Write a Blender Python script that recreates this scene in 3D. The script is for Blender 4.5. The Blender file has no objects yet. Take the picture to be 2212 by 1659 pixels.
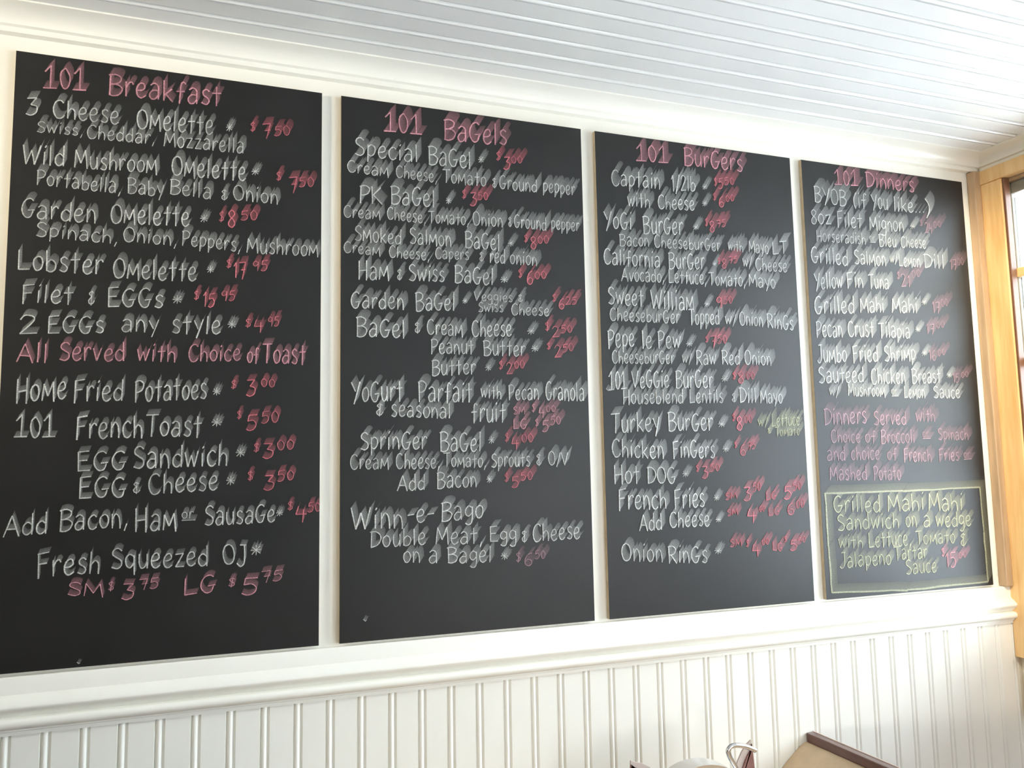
import bpy, bmesh, math, random
from mathutils import Vector, Matrix
S = bpy.context.scene
COL = S.collection
random.seed(101)

# ---------------- camera ----------------
cam_d = bpy.data.cameras.new('camera'); cam = bpy.data.objects.new('camera', cam_d); COL.objects.link(cam)
cam_d.sensor_width = 36.0; cam_d.lens = 1759.613 / 2212 * 36.0
cam_d.clip_start = 0.05; cam_d.clip_end = 100
rv = Vector((-0.107347877, -0.0000398, 0.352412592))
R = Matrix.Rotation(rv.length, 3, rv.normalized())
W2C = Matrix(((1,0,0),(0,0,1),(0,-1,0))) @ R          # world -> camera axes (right, up, back)
cam.matrix_world = Matrix.Translation((0.384661, -1.803365, 1.511317)) @ W2C.transposed().to_4x4()
S.camera = cam

# ---------------- view, world, lights ----------------
S.view_settings.view_transform = 'Standard'; S.view_settings.look = 'None'
S.view_settings.gamma = 1.0; S.view_settings.use_curve_mapping = False
S.view_settings.exposure = 0.07
S.cycles.use_denoising = True
S.cycles.transparent_max_bounces = 32
S.cycles.max_bounces = 10; S.cycles.diffuse_bounces = 6
w = bpy.data.worlds.new('sky'); S.world = w; w.use_nodes = True
w.node_tree.nodes['Background'].inputs[0].default_value = (0.86, 0.94, 1.03, 1)
w.node_tree.nodes['Background'].inputs[1].default_value = 12.0

def area(name, loc, direction, sx, sy, power, colour, spread=180):
    d = bpy.data.lights.new(name, 'AREA'); d.shape = 'RECTANGLE'; d.size = sx; d.size_y = sy
    d.energy = power; d.color = colour; d.spread = math.radians(spread)
    o = bpy.data.objects.new(name, d); COL.objects.link(o); o.location = loc
    o.rotation_euler = Vector(direction).to_track_quat('-Z', 'Y').to_euler()
    return o
WIN = [(-1.10, -0.045), (-2.55, -1.35)]          # openings in the right wall (y range)
WZ0, WZ1 = 0.96, 2.36
for (a, b), pw in zip(WIN, (17, 16)):
    area('window_daylight', (2.84, (a+b)/2, (WZ0+WZ1)/2), (-1, 0, 0), 1.0, 1.4, pw, (0.84, 0.93, 1.0))
area('front_fill', (2.30, -3.34, 1.25), (0, 1, 0.03), 0.6, 1.0, 10, (0.97, 0.98, 1.0), 110)  # unseen fill added to brighten the right side of the back wall
area('low_shadow_light', (0.9, -3.33, 0.87), (1.25, 3.3, 0.06), 0.16, 0.10, 1.3, (1.0, 0.97, 0.92), 50)  # small unseen light added low to throw the bench cap's shadow line
area('upper_left_fill', (-1.6, -1.1, 2.34), (2.0, 1.1, -0.22), 0.3, 0.2, 6, (1.0, 0.88, 0.66), 70)  # unseen warm light added to lift the upper left wall
pl = bpy.data.lights.new('corner_spot', 'SPOT'); pl.energy = 130; pl.color = (1.0, 0.86, 0.60); pl.shadow_soft_size = 0.04
pl.spot_size = math.radians(50); pl.spot_blend = 0.8
po = bpy.data.objects.new('corner_spot', pl); COL.objects.link(po); po.location = (1.65, -1.15, 2.38)
po.rotation_euler = (Vector((2.61, -0.04, 1.72)) - po.location).to_track_quat('-Z', 'Y').to_euler()

# ---------------- materials ----------------
def mat(name, colour, rough=0.5, metal=0.0, spec=0.5, coat=0.0, noise=0.0, nscale=40.0, bump=0.0, bscale=200.0, colour2=None, stretch=None):
    m = bpy.data.materials.new(name); m.use_nodes = True; nt = m.node_tree; b = nt.nodes['Principled BSDF']
    b.inputs['Base Color'].default_value = (*colour, 1); b.inputs['Roughness'].default_value = rough
    b.inputs['Metallic'].default_value = metal; b.inputs['Specular IOR Level'].default_value = spec
    b.inputs['Coat Weight'].default_value = coat; b.inputs['Coat Roughness'].default_value = 0.15
    tc = nt.nodes.new('ShaderNodeTexCoord'); mp = nt.nodes.new('ShaderNodeMapping')
    nt.links.new(tc.outputs['Object'], mp.inputs[0])
    if stretch: mp.inputs['Scale'].default_value = stretch
    if noise > 0:
        n = nt.nodes.new('ShaderNodeTexNoise'); n.inputs['Scale'].default_value = nscale; n.inputs['Detail'].default_value = 5
        nt.links.new(mp.outputs[0], n.inputs['Vector'])
        mx = nt.nodes.new('ShaderNodeMix'); mx.data_type = 'RGBA'
        c2 = colour2 or tuple(max(0, c*(1-noise)) for c in colour)
        mx.inputs[6].default_value = (*colour, 1); mx.inputs[7].default_value = (*c2, 1)
        cr = nt.nodes.new('ShaderNodeMapRange'); cr.inputs[1].default_value = 0.35; cr.inputs[2].default_value = 0.7
        nt.links.new(n.outputs[0], cr.inputs[0]); nt.links.new(cr.outputs[0], mx.inputs[0])
        nt.links.new(mx.outputs[2], b.inputs['Base Color'])
    if bump > 0:
        n2 = nt.nodes.new('ShaderNodeTexNoise'); n2.inputs['Scale'].default_value = bscale; n2.inputs['Detail'].default_value = 3
        nt.links.new(mp.outputs[0], n2.inputs['Vector'])
        bp = nt.nodes.new('ShaderNodeBump'); bp.inputs['Strength'].default_value = bump; bp.inputs['Distance'].default_value = 0.002
        nt.links.new(n2.outputs[0], bp.inputs['Height']); nt.links.new(bp.outputs[0], b.inputs['Normal'])
    return m
M_wall = mat('cream_wall_paint', (0.86, 0.845, 0.78), 0.45, bump=0.12, bscale=90)
M_trim = mat('cream_gloss_trim', (0.87, 0.86, 0.80), 0.32, noise=0.03, nscale=6)
M_wain = mat('beadboard_paint', (0.85, 0.85, 0.80), 0.34, noise=0.03, nscale=5, bump=0.05, bscale=60)
M_ceil = mat('ceiling_gloss_paint', (0.79, 0.79, 0.78), 0.24, spec=0.6, noise=0.03, nscale=3, bump=0.04, bscale=40)
M_room = mat('far_room_paint', (0.34, 0.31, 0.27), 0.8, noise=0.1)
M_pine = mat('varnished_pine', (0.86, 0.60, 0.30), 0.30, coat=0.4, noise=0.3, nscale=9, colour2=(0.74, 0.44, 0.18), stretch=(6, 6, 0.6))
M_pined = mat('dark_pine', (0.50, 0.35, 0.22), 0.4, noise=0.3, nscale=9, stretch=(6, 6, 0.6))
M_sash = mat('shaded_sash', (0.22, 0.21, 0.18), 0.5, noise=0.2)  # dark grey carries the shade on the backlit stiles
M_strip = mat('red_brown_strip', (0.17, 0.075, 0.04), 0.4, noise=0.2)
M_floor = mat('floor_boards', (0.30, 0.17, 0.09), 0.4, noise=0.3, nscale=5, stretch=(1, 8, 1))
M_board = mat('chalkboard_black', (0.007, 0.007, 0.0075), 0.48, spec=0.45, noise=0.5, nscale=7, colour2=(0.011, 0.011, 0.011), bump=0.10, bscale=500)
M_bedge = mat('raw_board_edge', (0.46, 0.38, 0.27), 0.7, noise=0.2)
M_cap = mat('dark_brown_cap', (0.13, 0.055, 0.045), 0.35, coat=0.3, noise=0.3, nscale=20, stretch=(6, 1, 6))
M_capl = mat('worn_cap_edge', (0.62, 0.48, 0.42), 0.4)
M_tan = mat('tan_vinyl', (0.62, 0.46, 0.30), 0.5, noise=0.12, nscale=30, bump=0.2, bscale=300)
M_table = mat('table_wood', (0.62, 0.40, 0.22), 0.35, coat=0.3, noise=0.3, nscale=6, stretch=(1, 8, 1))
M_menu = mat('brown_leatherette', (0.22, 0.10, 0.085), 0.5, noise=0.2, nscale=60, bump=0.2, bscale=400)
M_mpage = mat('menu_page_edge', (0.50, 0.42, 0.38), 0.6)
M_chrome = mat('brushed_chrome', (0.72, 0.72, 0.72), 0.22, metal=1.0)
M_black = mat('black_iron', (0.03, 0.03, 0.03), 0.5)
def glass_mat():
    m = bpy.data.materials.new('window_glass'); m.use_nodes = True; nt = m.node_tree; nt.nodes.clear()
    o = nt.nodes.new('ShaderNodeOutputMaterial'); mx = nt.nodes.new('ShaderNodeMixShader'); t = nt.nodes.new('ShaderNodeBsdfTransparent')
    g = nt.nodes.new('ShaderNodeBsdfGlossy'); g.inputs['Roughness'].default_value = 0.02
    f = nt.nodes.new('ShaderNodeFresnel'); f.inputs[0].default_value = 1.3
    t.inputs[0].default_value = (0.95, 0.98, 0.98, 1)
    nt.links.new(f.outputs[0], mx.inputs[0]); nt.links.new(t.outputs[0], mx.inputs[1]); nt.links.new(g.outputs[0], mx.inputs[2]); nt.links.new(mx.outputs[0], o.inputs[0])
    return m
M_glass = glass_mat()
def chalk_mat(name, colour):
    m = bpy.data.materials.new(name); m.use_nodes = True; nt = m.node_tree; d = nt.nodes['Principled BSDF']
    d.inputs['Roughness'].default_value = 0.55; d.inputs['Specular IOR Level'].default_value = 0.45
    a = nt.nodes.new('ShaderNodeAttribute'); a.attribute_name = 'den'
    tc = nt.nodes.new('ShaderNodeTexCoord'); n = nt.nodes.new('ShaderNodeTexNoise'); n.inputs['Scale'].default_value = 420; n.inputs['Detail'].default_value = 3
    mr = nt.nodes.new('ShaderNodeMapRange'); mr.inputs[1].default_value = 0.3; mr.inputs[2].default_value = 0.7; mr.inputs[3].default_value = 0.62; mr.inputs[4].default_value = 1.30
    mu = nt.nodes.new('ShaderNodeMath'); mu.operation = 'MULTIPLY'; mu.use_clamp = True
    mx = nt.nodes.new('ShaderNodeMix'); mx.data_type = 'RGBA'
    mx.inputs[6].default_value = (0.008, 0.008, 0.0085, 1); mx.inputs[7].default_value = (*colour, 1)
    nt.links.new(tc.outputs['Object'], n.inputs['Vector']); nt.links.new(n.outputs[0], mr.inputs[0])
    nt.links.new(a.outputs['Fac'], mu.inputs[0]); nt.links.new(mr.outputs[0], mu.inputs[1])
    nt.links.new(mu.outputs[0], mx.inputs[0]); nt.links.new(mx.outputs[2], d.inputs['Base Color'])
    return m
CH = {'w': chalk_mat('white_chalk', (0.82, 0.84, 0.82)), 'p': chalk_mat('pink_chalk', (0.90, 0.40, 0.48)),
      'r': chalk_mat('red_chalk', (0.95, 0.23, 0.29)), 'd': chalk_mat('dull_pink_chalk', (0.80, 0.46, 0.55)),
      'y': chalk_mat('yellow_chalk', (0.74, 0.74, 0.48))}
DEN = {'w': 1.0, 'p': 1.0, 'r': 1.0, 'd': 0.6, 'y': 0.85}

# ---------------- mesh helpers ----------------
def link(name, me, parent=None):
    o = bpy.data.objects.new(name, me); COL.objects.link(o)
    if parent: o.parent = parent
    return o
def finish(name, bm, mats, parent=None, smooth=False):
    bmesh.ops.recalc_face_normals(bm, faces=bm.faces[:])
    me = bpy.data.meshes.new(name); bm.to_mesh(me); bm.free()
    for m in (mats if isinstance(mats, (list, tuple)) else [mats]): me.materials.append(m)
    if smooth:
        for p in me.polygons: p.use_smooth = True
        me.set_sharp_from_angle(angle=math.radians(40))
    return link(name, me, parent)
def box(bm, x0, x1, y0, y1, z0, z1, mi=0, bev=0.0):
    v = [bm.verts.new(p) for p in ((x0,y0,z0),(x1,y0,z0),(x1,y1,z0),(x0,y1,z0),(x0,y0,z1),(x1,y0,z1),(x1,y1,z1),(x0,y1,z1))]
    fs = [bm.faces.new([v[i] for i in q]) for q in ((0,1,2,3),(4,7,6,5),(0,4,5,1),(1,5,6,2),(2,6,7,3),(3,7,4,0))]
    for f in fs: f.material_index = mi
    if bev > 0:
        es = list({e for f in fs for e in f.edges})
        bmesh.ops.bevel(bm, geom=es, offset=bev, segments=2, affect='EDGES', profile=0.5)
    return fs
def extrude_profile(bm, pts, axis, a, b, closed=True):
    """pts are 2-D; axis 'x': (y,z) swept along x ; 'y': (x,z) swept along y ; 'z': (x,y) swept along z"""
    def P(p, t): return {'x': (t, p[0], p[1]), 'y': (p[0], t, p[1]), 'z': (p[0], p[1], t)}[axis]
    A = [bm.verts.new(P(p, a)) for p in pts]; B = [bm.verts.new(P(p, b)) for p in pts]
    n = len(pts)
    for i in range(n if closed else n-1): bm.faces.new((A[i], A[(i+1) % n], B[(i+1) % n], B[i]))
    if closed: bm.faces.new(A[::-1]); bm.faces.new(B)
def tube(bm, path, r, seg=10, squash=1.0):
    path = [Vector(p) for p in path]; rings = []
    up = Vector((0, 1, 0))
    for i, p in enumerate(path):
        t = (path[min(i+1, len(path)-1)] - path[max(i-1, 0)]).normalized()
        u = up - t*up.dot(t)
        u = u.normalized() if u.length > 0.05 else t.orthogonal().normalized()
        v = t.cross(u)
        rings.append([bm.verts.new(p + u*(r*squash*math.cos(k*2*math.pi/seg)) + v*(r*math.sin(k*2*math.pi/seg))) for k in range(seg)])
    for a, b in zip(rings, rings[1:]):
        for k in range(seg): bm.faces.new((a[k], a[(k+1) % seg], b[(k+1) % seg], b[k]))
    bm.faces.new(rings[0][::-1]); bm.faces.new(rings[-1])
def catmull(pts, sub=4):
    if len(pts) < 3: return pts
    out = []; n = len(pts)
    for i in range(n-1):
        p0 = pts[max(i-1, 0)]; p1 = pts[i]; p2 = pts[i+1]; p3 = pts[min(i+2, n-1)]
        for k in range(sub):
            t = k/sub
            out.append(tuple(0.5*((2*p1[j]) + (-p0[j]+p2[j])*t + (2*p0[j]-5*p1[j]+4*p2[j]-p3[j])*t*t + (-p0[j]+3*p1[j]-3*p2[j]+p3[j])*t**3) for j in range(len(p1))))
    out.append(pts[-1]); return out
def empty(name, loc): 
    o = bpy.data.objects.new(name, None); COL.objects.link(o); o.location = loc; o.empty_display_size = 0.1; return o
def tag(o, label, cat, group=None):
    o['label'] = label; o['category'] = cat
    if group: o['group'] = group
    return o
def struct(o): o['kind'] = 'structure'; return o
def child(o, p):            # parent keeping world coordinates written in the mesh
    o.parent = p; o.matrix_parent_inverse = Matrix.Translation(p.location).inverted(); return o

# ---------------- room shell ----------------
XL, XR, YF, YB, HC = -2.6, 2.63, -3.4, 0.012, 2.45
bm = bmesh.new(); box(bm, XL-.1, XR+.12, YF-.1, YB+.12, -.1, 0); struct(finish('floor', bm, M_floor))
bm = bmesh.new(); box(bm, XL-.1, XR+.12, YB, YB+.12, 0, HC); wall_back = struct(finish('wall_back', bm, M_wall))
bm = bmesh.new(); box(bm, XL-.1, XL, YF, YB, 0, HC); struct(finish('wall_left', bm, M_room))
bm = bmesh.new(); box(bm, XL-.1, XR+.12, YF-.1, YF, 0, HC); struct(finish('wall_front', bm, M_room))
bm = bmesh.new(); box(bm, XL-.1, XR+.12, YF-.1, YB+.12, HC+.008, HC+.1); ceiling = struct(finish('ceiling', bm, M_ceil))
bm = bmesh.new()
box(bm, XR, XR+.12, YF, YB, 0, WZ0); box(bm, XR, XR+.12, YF, YB, WZ1, HC)
ys = [YF] + [v for ab in reversed(WIN) for v in ab] + [YB]
for a, b in zip(ys[0::2], ys[1::2]): box(bm, XR, XR+.12, a, b, WZ0, WZ1)
struct(finish('wall_right', bm, M_wall))

# beadboard planks: one shared mesh per surface, every plank its own part
def bead_profile(w, th):
    p = [(0, th), (0, .0008), (.0008, 0)]
    g = w - .0190
    p += [(g, 0), (g+.0012, .0032), (g+.0026, .0032)]
    c = g + .0082; r = .0055
    p += [(c - r*math.cos(a), .0032 - .0042*math.sin(a)) for a in [math.pi*k/7 for k in range(1, 7)]]
    p += [(w-.0050, .0036), (w-.0038, .0038), (w-.0015, .0022), (w, .0008), (w, th)]
    return p
PITCH = .0660
bm = bmesh.new(); extrude_profile(bm, bead_profile(PITCH, .0118), 'z', .10, 1.043)
plank = finish('plank', bm, M_wain, wall_back)
k0 = -40
first_x = .0348 + PITCH*k0 - (PITCH - .0093)
nx = 0
while first_x + nx*PITCH < XR - .01:
    x = first_x + nx*PITCH
    if x > XL + .001:
        o = plank if plank.location.x == 0 else link('plank', plank.data, wall_back)
        o.location = (x, 0.0, 0)
    nx += 1
CP = .0645
bm = bmesh.new(); prof = [(-y, HC + z*2.1) for (y, z) in bead_profile(CP, .0038)]
extrude_profile(bm, prof, 'x', XL, XR)
cpl = finish('plank', bm, M_ceil, ceiling)
for k in range(50):
    o = cpl if k == 0 else link('plank', cpl.data, ceiling)
    o.location = (0, -.058 + .0 - CP*k + .005, 0)

# crown, chair rail, baseboard, corner strip
crown = [(.012,2.405),(-.004,2.406),(-.006,2.411),(-.006,2.416),(-.012,2.419),(-.013,2.425),(-.017,2.431),(-.025,2.438),(-.037,2.443),(-.050,2.4455),(-.056,2.4465),(-.056,2.451),(.012,2.451)]
bm = bmesh.new(); extrude_profile(bm, crown, 'x', XL, XR); struct(finish('trim_1', bm, M_trim, smooth=True))
bm = bmesh.new(); extrude_profile(bm, [(XR - .012 + y + 0.0, z) for (y, z) in crown], 'y', YF, YB-.02); struct(finish('trim_2', bm, M_trim, smooth=True))
rail = [(.012,1.1435),(-.0015,1.1435),(-.0035,1.141),(-.0035,1.111),(-.007,1.108),(-.013,1.104),(-.019,1.098),(-.0225,1.093),(-.0225,1.090),
        (-.0195,1.0855),(-.014,1.0795),(-.008,1.0745),(-.005,1.0715),(-.0125,1.0705),(-.0175,1.069),(-.0205,1.0645),(-.0205,1.0585),(-.0175,1.0535),(-.011,1.0505),
        (-.009,1.049),(-.009,1.0465),(-.005,1.045),(-.005,1.038),(.0,1.038),(.012,1.038)]
bm = bmesh.new(); extrude_profile(bm, rail, 'x', XL, 2.612); struct(finish('trim_3', bm, M_trim, smooth=True))
bm = bmesh.new(); extrude_profile(bm, [(.012,0),(-.012,0),(-.012,.095),(-.006,.105),(.0,.112),(.012,.112)], 'x', XL, XR); struct(finish('baseboard_back', bm, M_trim))
bm = bmesh.new(); box(bm, 2.578, 2.604, -.016, .012, 1.1436, 2.404, bev=.003); struct(finish('trim_4', bm, M_pined))

# windows in the right wall
def make_window(i, y0, y1):
    r = empty('window_%d' % i, (XR, (y0+y1)/2, WZ0)); struct(r)
    def part(name, m, *boxes, bev=.003):
        bm = bmesh.new()
        for b in boxes: box(bm, *b, bev=bev)
        return child(finish(name, bm, m), r)
    cx0, cx1 = XR-.026, XR-.0005
    part('casing', M_pine, (cx0, cx1, y1-.038, y1+.043, WZ0-.02, WZ1))
    part('casing', M_pine, (cx0, cx1, y0-.060, y0+.038, WZ0-.02, WZ1))
    part('head_casing', M_pine, (cx0-.003, cx1, y0-.060, y1+.043, WZ1, 2.404))
    part('sill', M_pine, (XR-.036, XR+.075, y0-.050, y1+.004, WZ0-.045, WZ0-.02))
    part('apron', M_pine, (XR-.022, cx1, y0-.05, y1+.022, WZ0-.19, WZ0-.046))
    part('casing_dark_strip', M_strip, (XR-.0235, XR-.001, y1-.046, y1-.0385, WZ0-.018, WZ1-.001), (XR-.0235, XR-.001, y0+.0385, y0+.046, WZ0-.018, WZ1-.001), bev=.002)  # added strip, coloured dark to subdue the brightly lit casing side
    part('jamb', M_pined, (XR, XR+.10, y1-.006, y1-.0005, WZ0, WZ1-.0005), (XR, XR+.10, y0+.0005, y0+.006, WZ0, WZ1-.0005),
         (XR, XR+.10, y0+.006, y1-.006, WZ1-.010, WZ1-.0005), (XR, XR+.10, y0+.006, y1-.006, WZ0, WZ0+.010), bev=.001)
    sx0, sx1 = XR+.012, XR+.034
    part('sash_frame', M_sash, (sx0, sx1, y1-.038, y1-.0065, WZ0+.011, WZ1-.011), (sx0, sx1, y0+.0065, y0+.038, WZ0+.011, WZ1-.011),
         (sx0, sx1, y0+.038, y1-.038, WZ1-.045, WZ1-.011), (sx0, sx1, y0+.038, y1-.038, WZ0+.011, WZ0+.060))
    zs = [1.53, 1.80, 2.07]
    rows = [WZ0+.060] + zs + [WZ1-.045]
    for z in zs: part('muntin', M_pine, (sx0-.006, sx1, y0+.038, y1-.038, z-.014, z+.014))
    ym = (y0+y1)/2
    part('muntin', M_pine, (sx0-.004, sx1-.002, ym-.012, ym+.012, WZ0+.060, WZ1-.045))
    for za, zb in zip(rows, rows[1:]):
        for ya, yb in ((y0+.038, ym-.012), (ym+.012, y1-.038)):
            part('pane', M_glass, (sx0+.012, sx0+.016, ya, yb, za+.012, zb-.012), bev=0)
for i, (a, b) in enumerate(WIN): make_window(i+1, a, b)

# ---------------- the four chalkboards ----------------
# ---- chalk hand: every glyph is a few pen strokes on a 10-high grid ('~' = a curved stroke) ----
GLYPH = {
' ':(4,''),
'A':(7.5,'0,0 3.6,10;3.6,10 7.2,-.3;1.2,3.6 6.2,3.4'),
'B':(6.5,'.8,10 .8,0;~0,9.6 3,10.2 5.6,9 5.2,6.8 3,5.6 1,5.3;~1,5.3 4,5.4 6.4,3.6 5.2,.8 2.6,-.2 .4,.2'),
'C':(6.5,'~6,8.6 4.4,10 2,9.2 .5,6 .7,2.6 2.4,0 4.8,.2 6.4,2'),
'D':(6.8,'1,10 1,0;~0,9.6 3.4,9.8 6.2,7.6 6.6,4.4 4.6,1.2 .8,0'),
'E':(6,'.8,10 .8,0;.8,9.9 5.4,10.4;.8,5.3 4.6,5.6;.6,.1 5.8,.3'),
'F':(5.8,'1,9.6 1,-.8;.6,9.4 5.8,10.2;1,5.2 4.8,5.6'),
'G':(6.8,'~5.8,8.8 4.2,10 2,9 .6,6 .8,2.6 2.6,.1 4.8,.6 5.8,3.6;3.4,3.8 6.6,4.2'),
'H':(6.8,'.8,10 .8,-.2;5.8,10.2 5.8,-.6;.8,4.6 5.8,5'),
'J':(5.8,'2,9.8 5.6,10;~4.4,10 4.6,5 4.2,1 2.2,-.6 .2,.8'),
'K':(6.5,'.8,10 .8,-.2;5.8,9.8 1,4.6;1.6,5 6.4,-.2'),
'L':(6,'.8,10 .7,0;.7,.1 5.8,.5'),
'M':(8.5,'.4,0 1.2,9.8;1.2,9.8 4.2,2.6;4.2,2.6 7,10;7,10 8,-.3'),
'O':(7,'~3.6,10 1.4,8.6 .4,4.8 1.6,.8 3.8,-.1 6,1.6 6.6,5.2 5.6,8.8 3.6,10'),
'P':(6,'.9,9.8 .9,-.4;~.2,9.4 3.2,10.2 5.8,8.6 5,5.8 2.6,4.6 .9,4.6'),
'R':(6.5,'.9,9.8 .9,-.2;~.2,9.6 3.4,10.2 5.8,8.6 5,6 2.6,4.9 1,4.9;2.4,4.9 6.3,-.3'),
'S':(6,'~5.6,8.8 3.8,10.1 1.6,9.2 1.2,7 3.2,5.4 5.2,4 5.4,1.6 3.4,0 .6,.8'),
'T':(6.5,'0,9.6 6.6,10.1;3.4,9.9 3.2,-.4'),
'V':(7,'.2,10 3,0;3,0 6.6,10.2'),
'W':(9.5,'.2,10 2.2,0;2.2,0 4.8,7.6;4.8,7.6 6.6,0;6.6,0 9.4,10.2'),
'Y':(6.8,'.2,9.8 3.2,5;6.4,10 2.2,-1.4'),
'a':(5.6,'~.8,5.6 2.6,6.6 4.4,5.6 4.6,3 4.7,0;~4.5,3.6 2,3.6 .5,1.8 1.4,.1 3.2,.2 4.6,1.8'),
'b':(5.4,'.8,10 .8,.2;~.8,3.8 2.8,5.6 4.9,4.2 4.7,1.2 2.6,-.1 .8,.6'),
'c':(5,'~4.6,5.4 3,6.4 1,5 .5,2.8 1.4,.5 3.2,0 4.8,1.1'),
'd':(5.6,'4.8,10.2 4.8,-.1;~4.8,4.6 2.8,6 .8,4.4 .6,1.6 2.2,0 4,.8 4.8,2.2'),
'e':(5.2,'~.8,3 3,3.2 4.4,4.4 3.6,6.2 1.8,5.8 .6,3.6 1,1 2.8,-.1 5,1.2'),
'f':(4.6,'~4.6,8.8 3.4,9.8 2.3,8.4 2.1,4 1.9,-.8;.2,5 4.2,5.4'),
'g':(5.4,'~4.6,5.4 2.6,6.4 .7,4.6 1,2.2 2.8,1.4 4.6,3;~4.7,6 4.7,1 4.2,-2.4 2.2,-3.2 .6,-2.2'),
'h':(5.4,'.8,10.1 .7,0;~.8,3.8 2.6,5.8 4.3,4.8 4.6,2.4 4.6,-.3'),
'i':(2.4,'1.2,6 1.1,0;1.3,8 2,9'),
'k':(5.4,'.8,10 .8,0;4.6,6.2 1,2.8;1.8,3.2 5,-.2'),
'l':(2.4,'1.2,10.2 1.1,-.1'),
'm':(7.4,'.4,0 1,6.3;1,6.3 3.4,1.6;3.4,1.6 6,6.8;6,6.8 6.8,-.9'),
'n':(5.4,'.7,6.2 .8,0;~.8,3.6 2.4,6 4,5 4.6,2.4 4.7,-.3'),
'o':(5.2,'~2.8,6.2 .9,5 .5,2.4 2,.1 4,.8 4.8,3.2 4.2,5.4 2.8,6.2'),
'p':(5.4,'.9,6.2 .8,-3.2;~.8,4.6 2.6,6.2 4.8,5 4.6,2 2.6,.4 .9,1.2'),
'q':(5.6,'~4.6,5.4 2.6,6.4 .7,4.6 1,1.6 2.8,.4 4.6,2.4;4.7,6 4.9,-3.2'),
'r':(4.2,'.8,6.2 .9,0;~.9,3.6 2,5.6 3.4,6.2 4.2,5.2'),
's':(4.6,'~4.2,5.6 2.8,6.5 1.2,5.6 1.4,4 3.4,2.8 4.2,1.4 2.8,0 .5,.7'),
't':(4.8,'2.5,9.6 2.4,-.3;.3,6 4.8,6.5'),
'u':(5.4,'~.7,6.2 .7,2.4 1.8,.1 3.6,.6 4.6,3;4.6,6.2 4.8,-.1'),
'v':(5,'.4,6.2 2.2,0;2.2,0 4.8,6.4'),
'w':(7.2,'.3,6.2 1.8,.2;1.8,.2 3.6,5;3.6,5 5,.2;5,.2 7,6.6'),
'y':(5.2,'.4,6.4 2.6,2;5,7 1.8,-2.6'),
'z':(5,'.5,5.9 4.6,6.3;4.6,6.3 .7,.2;.7,.2 5,.3'),
'0':(5.4,'~2.8,9.9 .9,8 .5,4.6 1.6,.8 3.2,.1 4.7,2.4 4.8,6.4 2.8,9.9'),
'1':(3.4,'.6,7.4 2.3,10;2.3,10 2.2,-.1'),
'|':(6.6,'.6,7.2 3.3,10.2;3.3,10.2 3.4,.3;0,0 6.4,.2'),
'2':(5.8,'~.6,7.6 2,10 4.6,9.2 4.4,6.4 .5,.2;.5,.2 5.8,.6'),
'3':(5.6,'.8,9.6 4.8,9.9;4.8,9.9 2.4,6;~2.4,6 4.9,4.8 4.6,1.4 2.4,-.2 .4,.8'),
'4':(6,'1.8,9.6 .6,4.2;.6,4.2 5.9,4.6;4.3,7.6 4,-.9'),
'5':(5.8,'1.4,9.6 5.6,10.1;1.4,9.6 1,5.8;~1,5.8 3.6,6.4 5.2,4 4.2,.9 2,-.2 .3,.8'),
'6':(5.4,'~4.8,9.8 2.2,8.4 .7,4.6 1,1.2 3,-.1 4.8,1.6 4.4,4.2 2.4,4.8 .9,3'),
'7':(5.4,'.4,9.4 5.2,9.9;5.2,9.9 3,-.6;1.8,5 5.2,5.4'),
'8':(5.4,'~4.7,8.4 3,10 1,8.6 1.6,6.4 3.8,4.4 4.8,2 3,-.1 .8,1.4 1.4,4 4.2,6.8 4.7,8.4'),
'9':(5.4,'~4.6,8 2.8,9.9 .8,8 1,5.6 3,5 4.6,7.6;4.7,9.4 4.1,-.2'),
'$':(5,'~4.6,8.2 2.8,9.2 .9,7.8 2.2,5.6 4.2,4 4,1.8 2,.9 .4,1.8;3,10.4 2.2,-.4'),
'*':(8,'4,9.4 4,.6;.4,5 7.6,5.2;1.4,8 6.8,1.8;6.8,8.4 1.2,1.4'),
'&':(6,'~5,8.4 3,9.6 1,8 3,5.8 .8,3.2 1.6,.8 4,.6 5.8,3;3.4,10.2 3,-.6'),
',':(2.6,'1.8,1.4 .6,-2'),
'.':(2.6,'1,.2 1.5,1.2'),
'/':(4.2,'.2,-1.6 4.2,10.2'),
'-':(4.4,'.4,4 4.2,4.4'),
'(':(3,'~2.6,10.6 .8,7 .7,3 2,-.8'),
')':(3.4,'~.3,10.6 2.6,7.2 2.6,3 .4,-1.2'),
'_':(0,'-11,-2.4 1,-2.2'),
}
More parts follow.
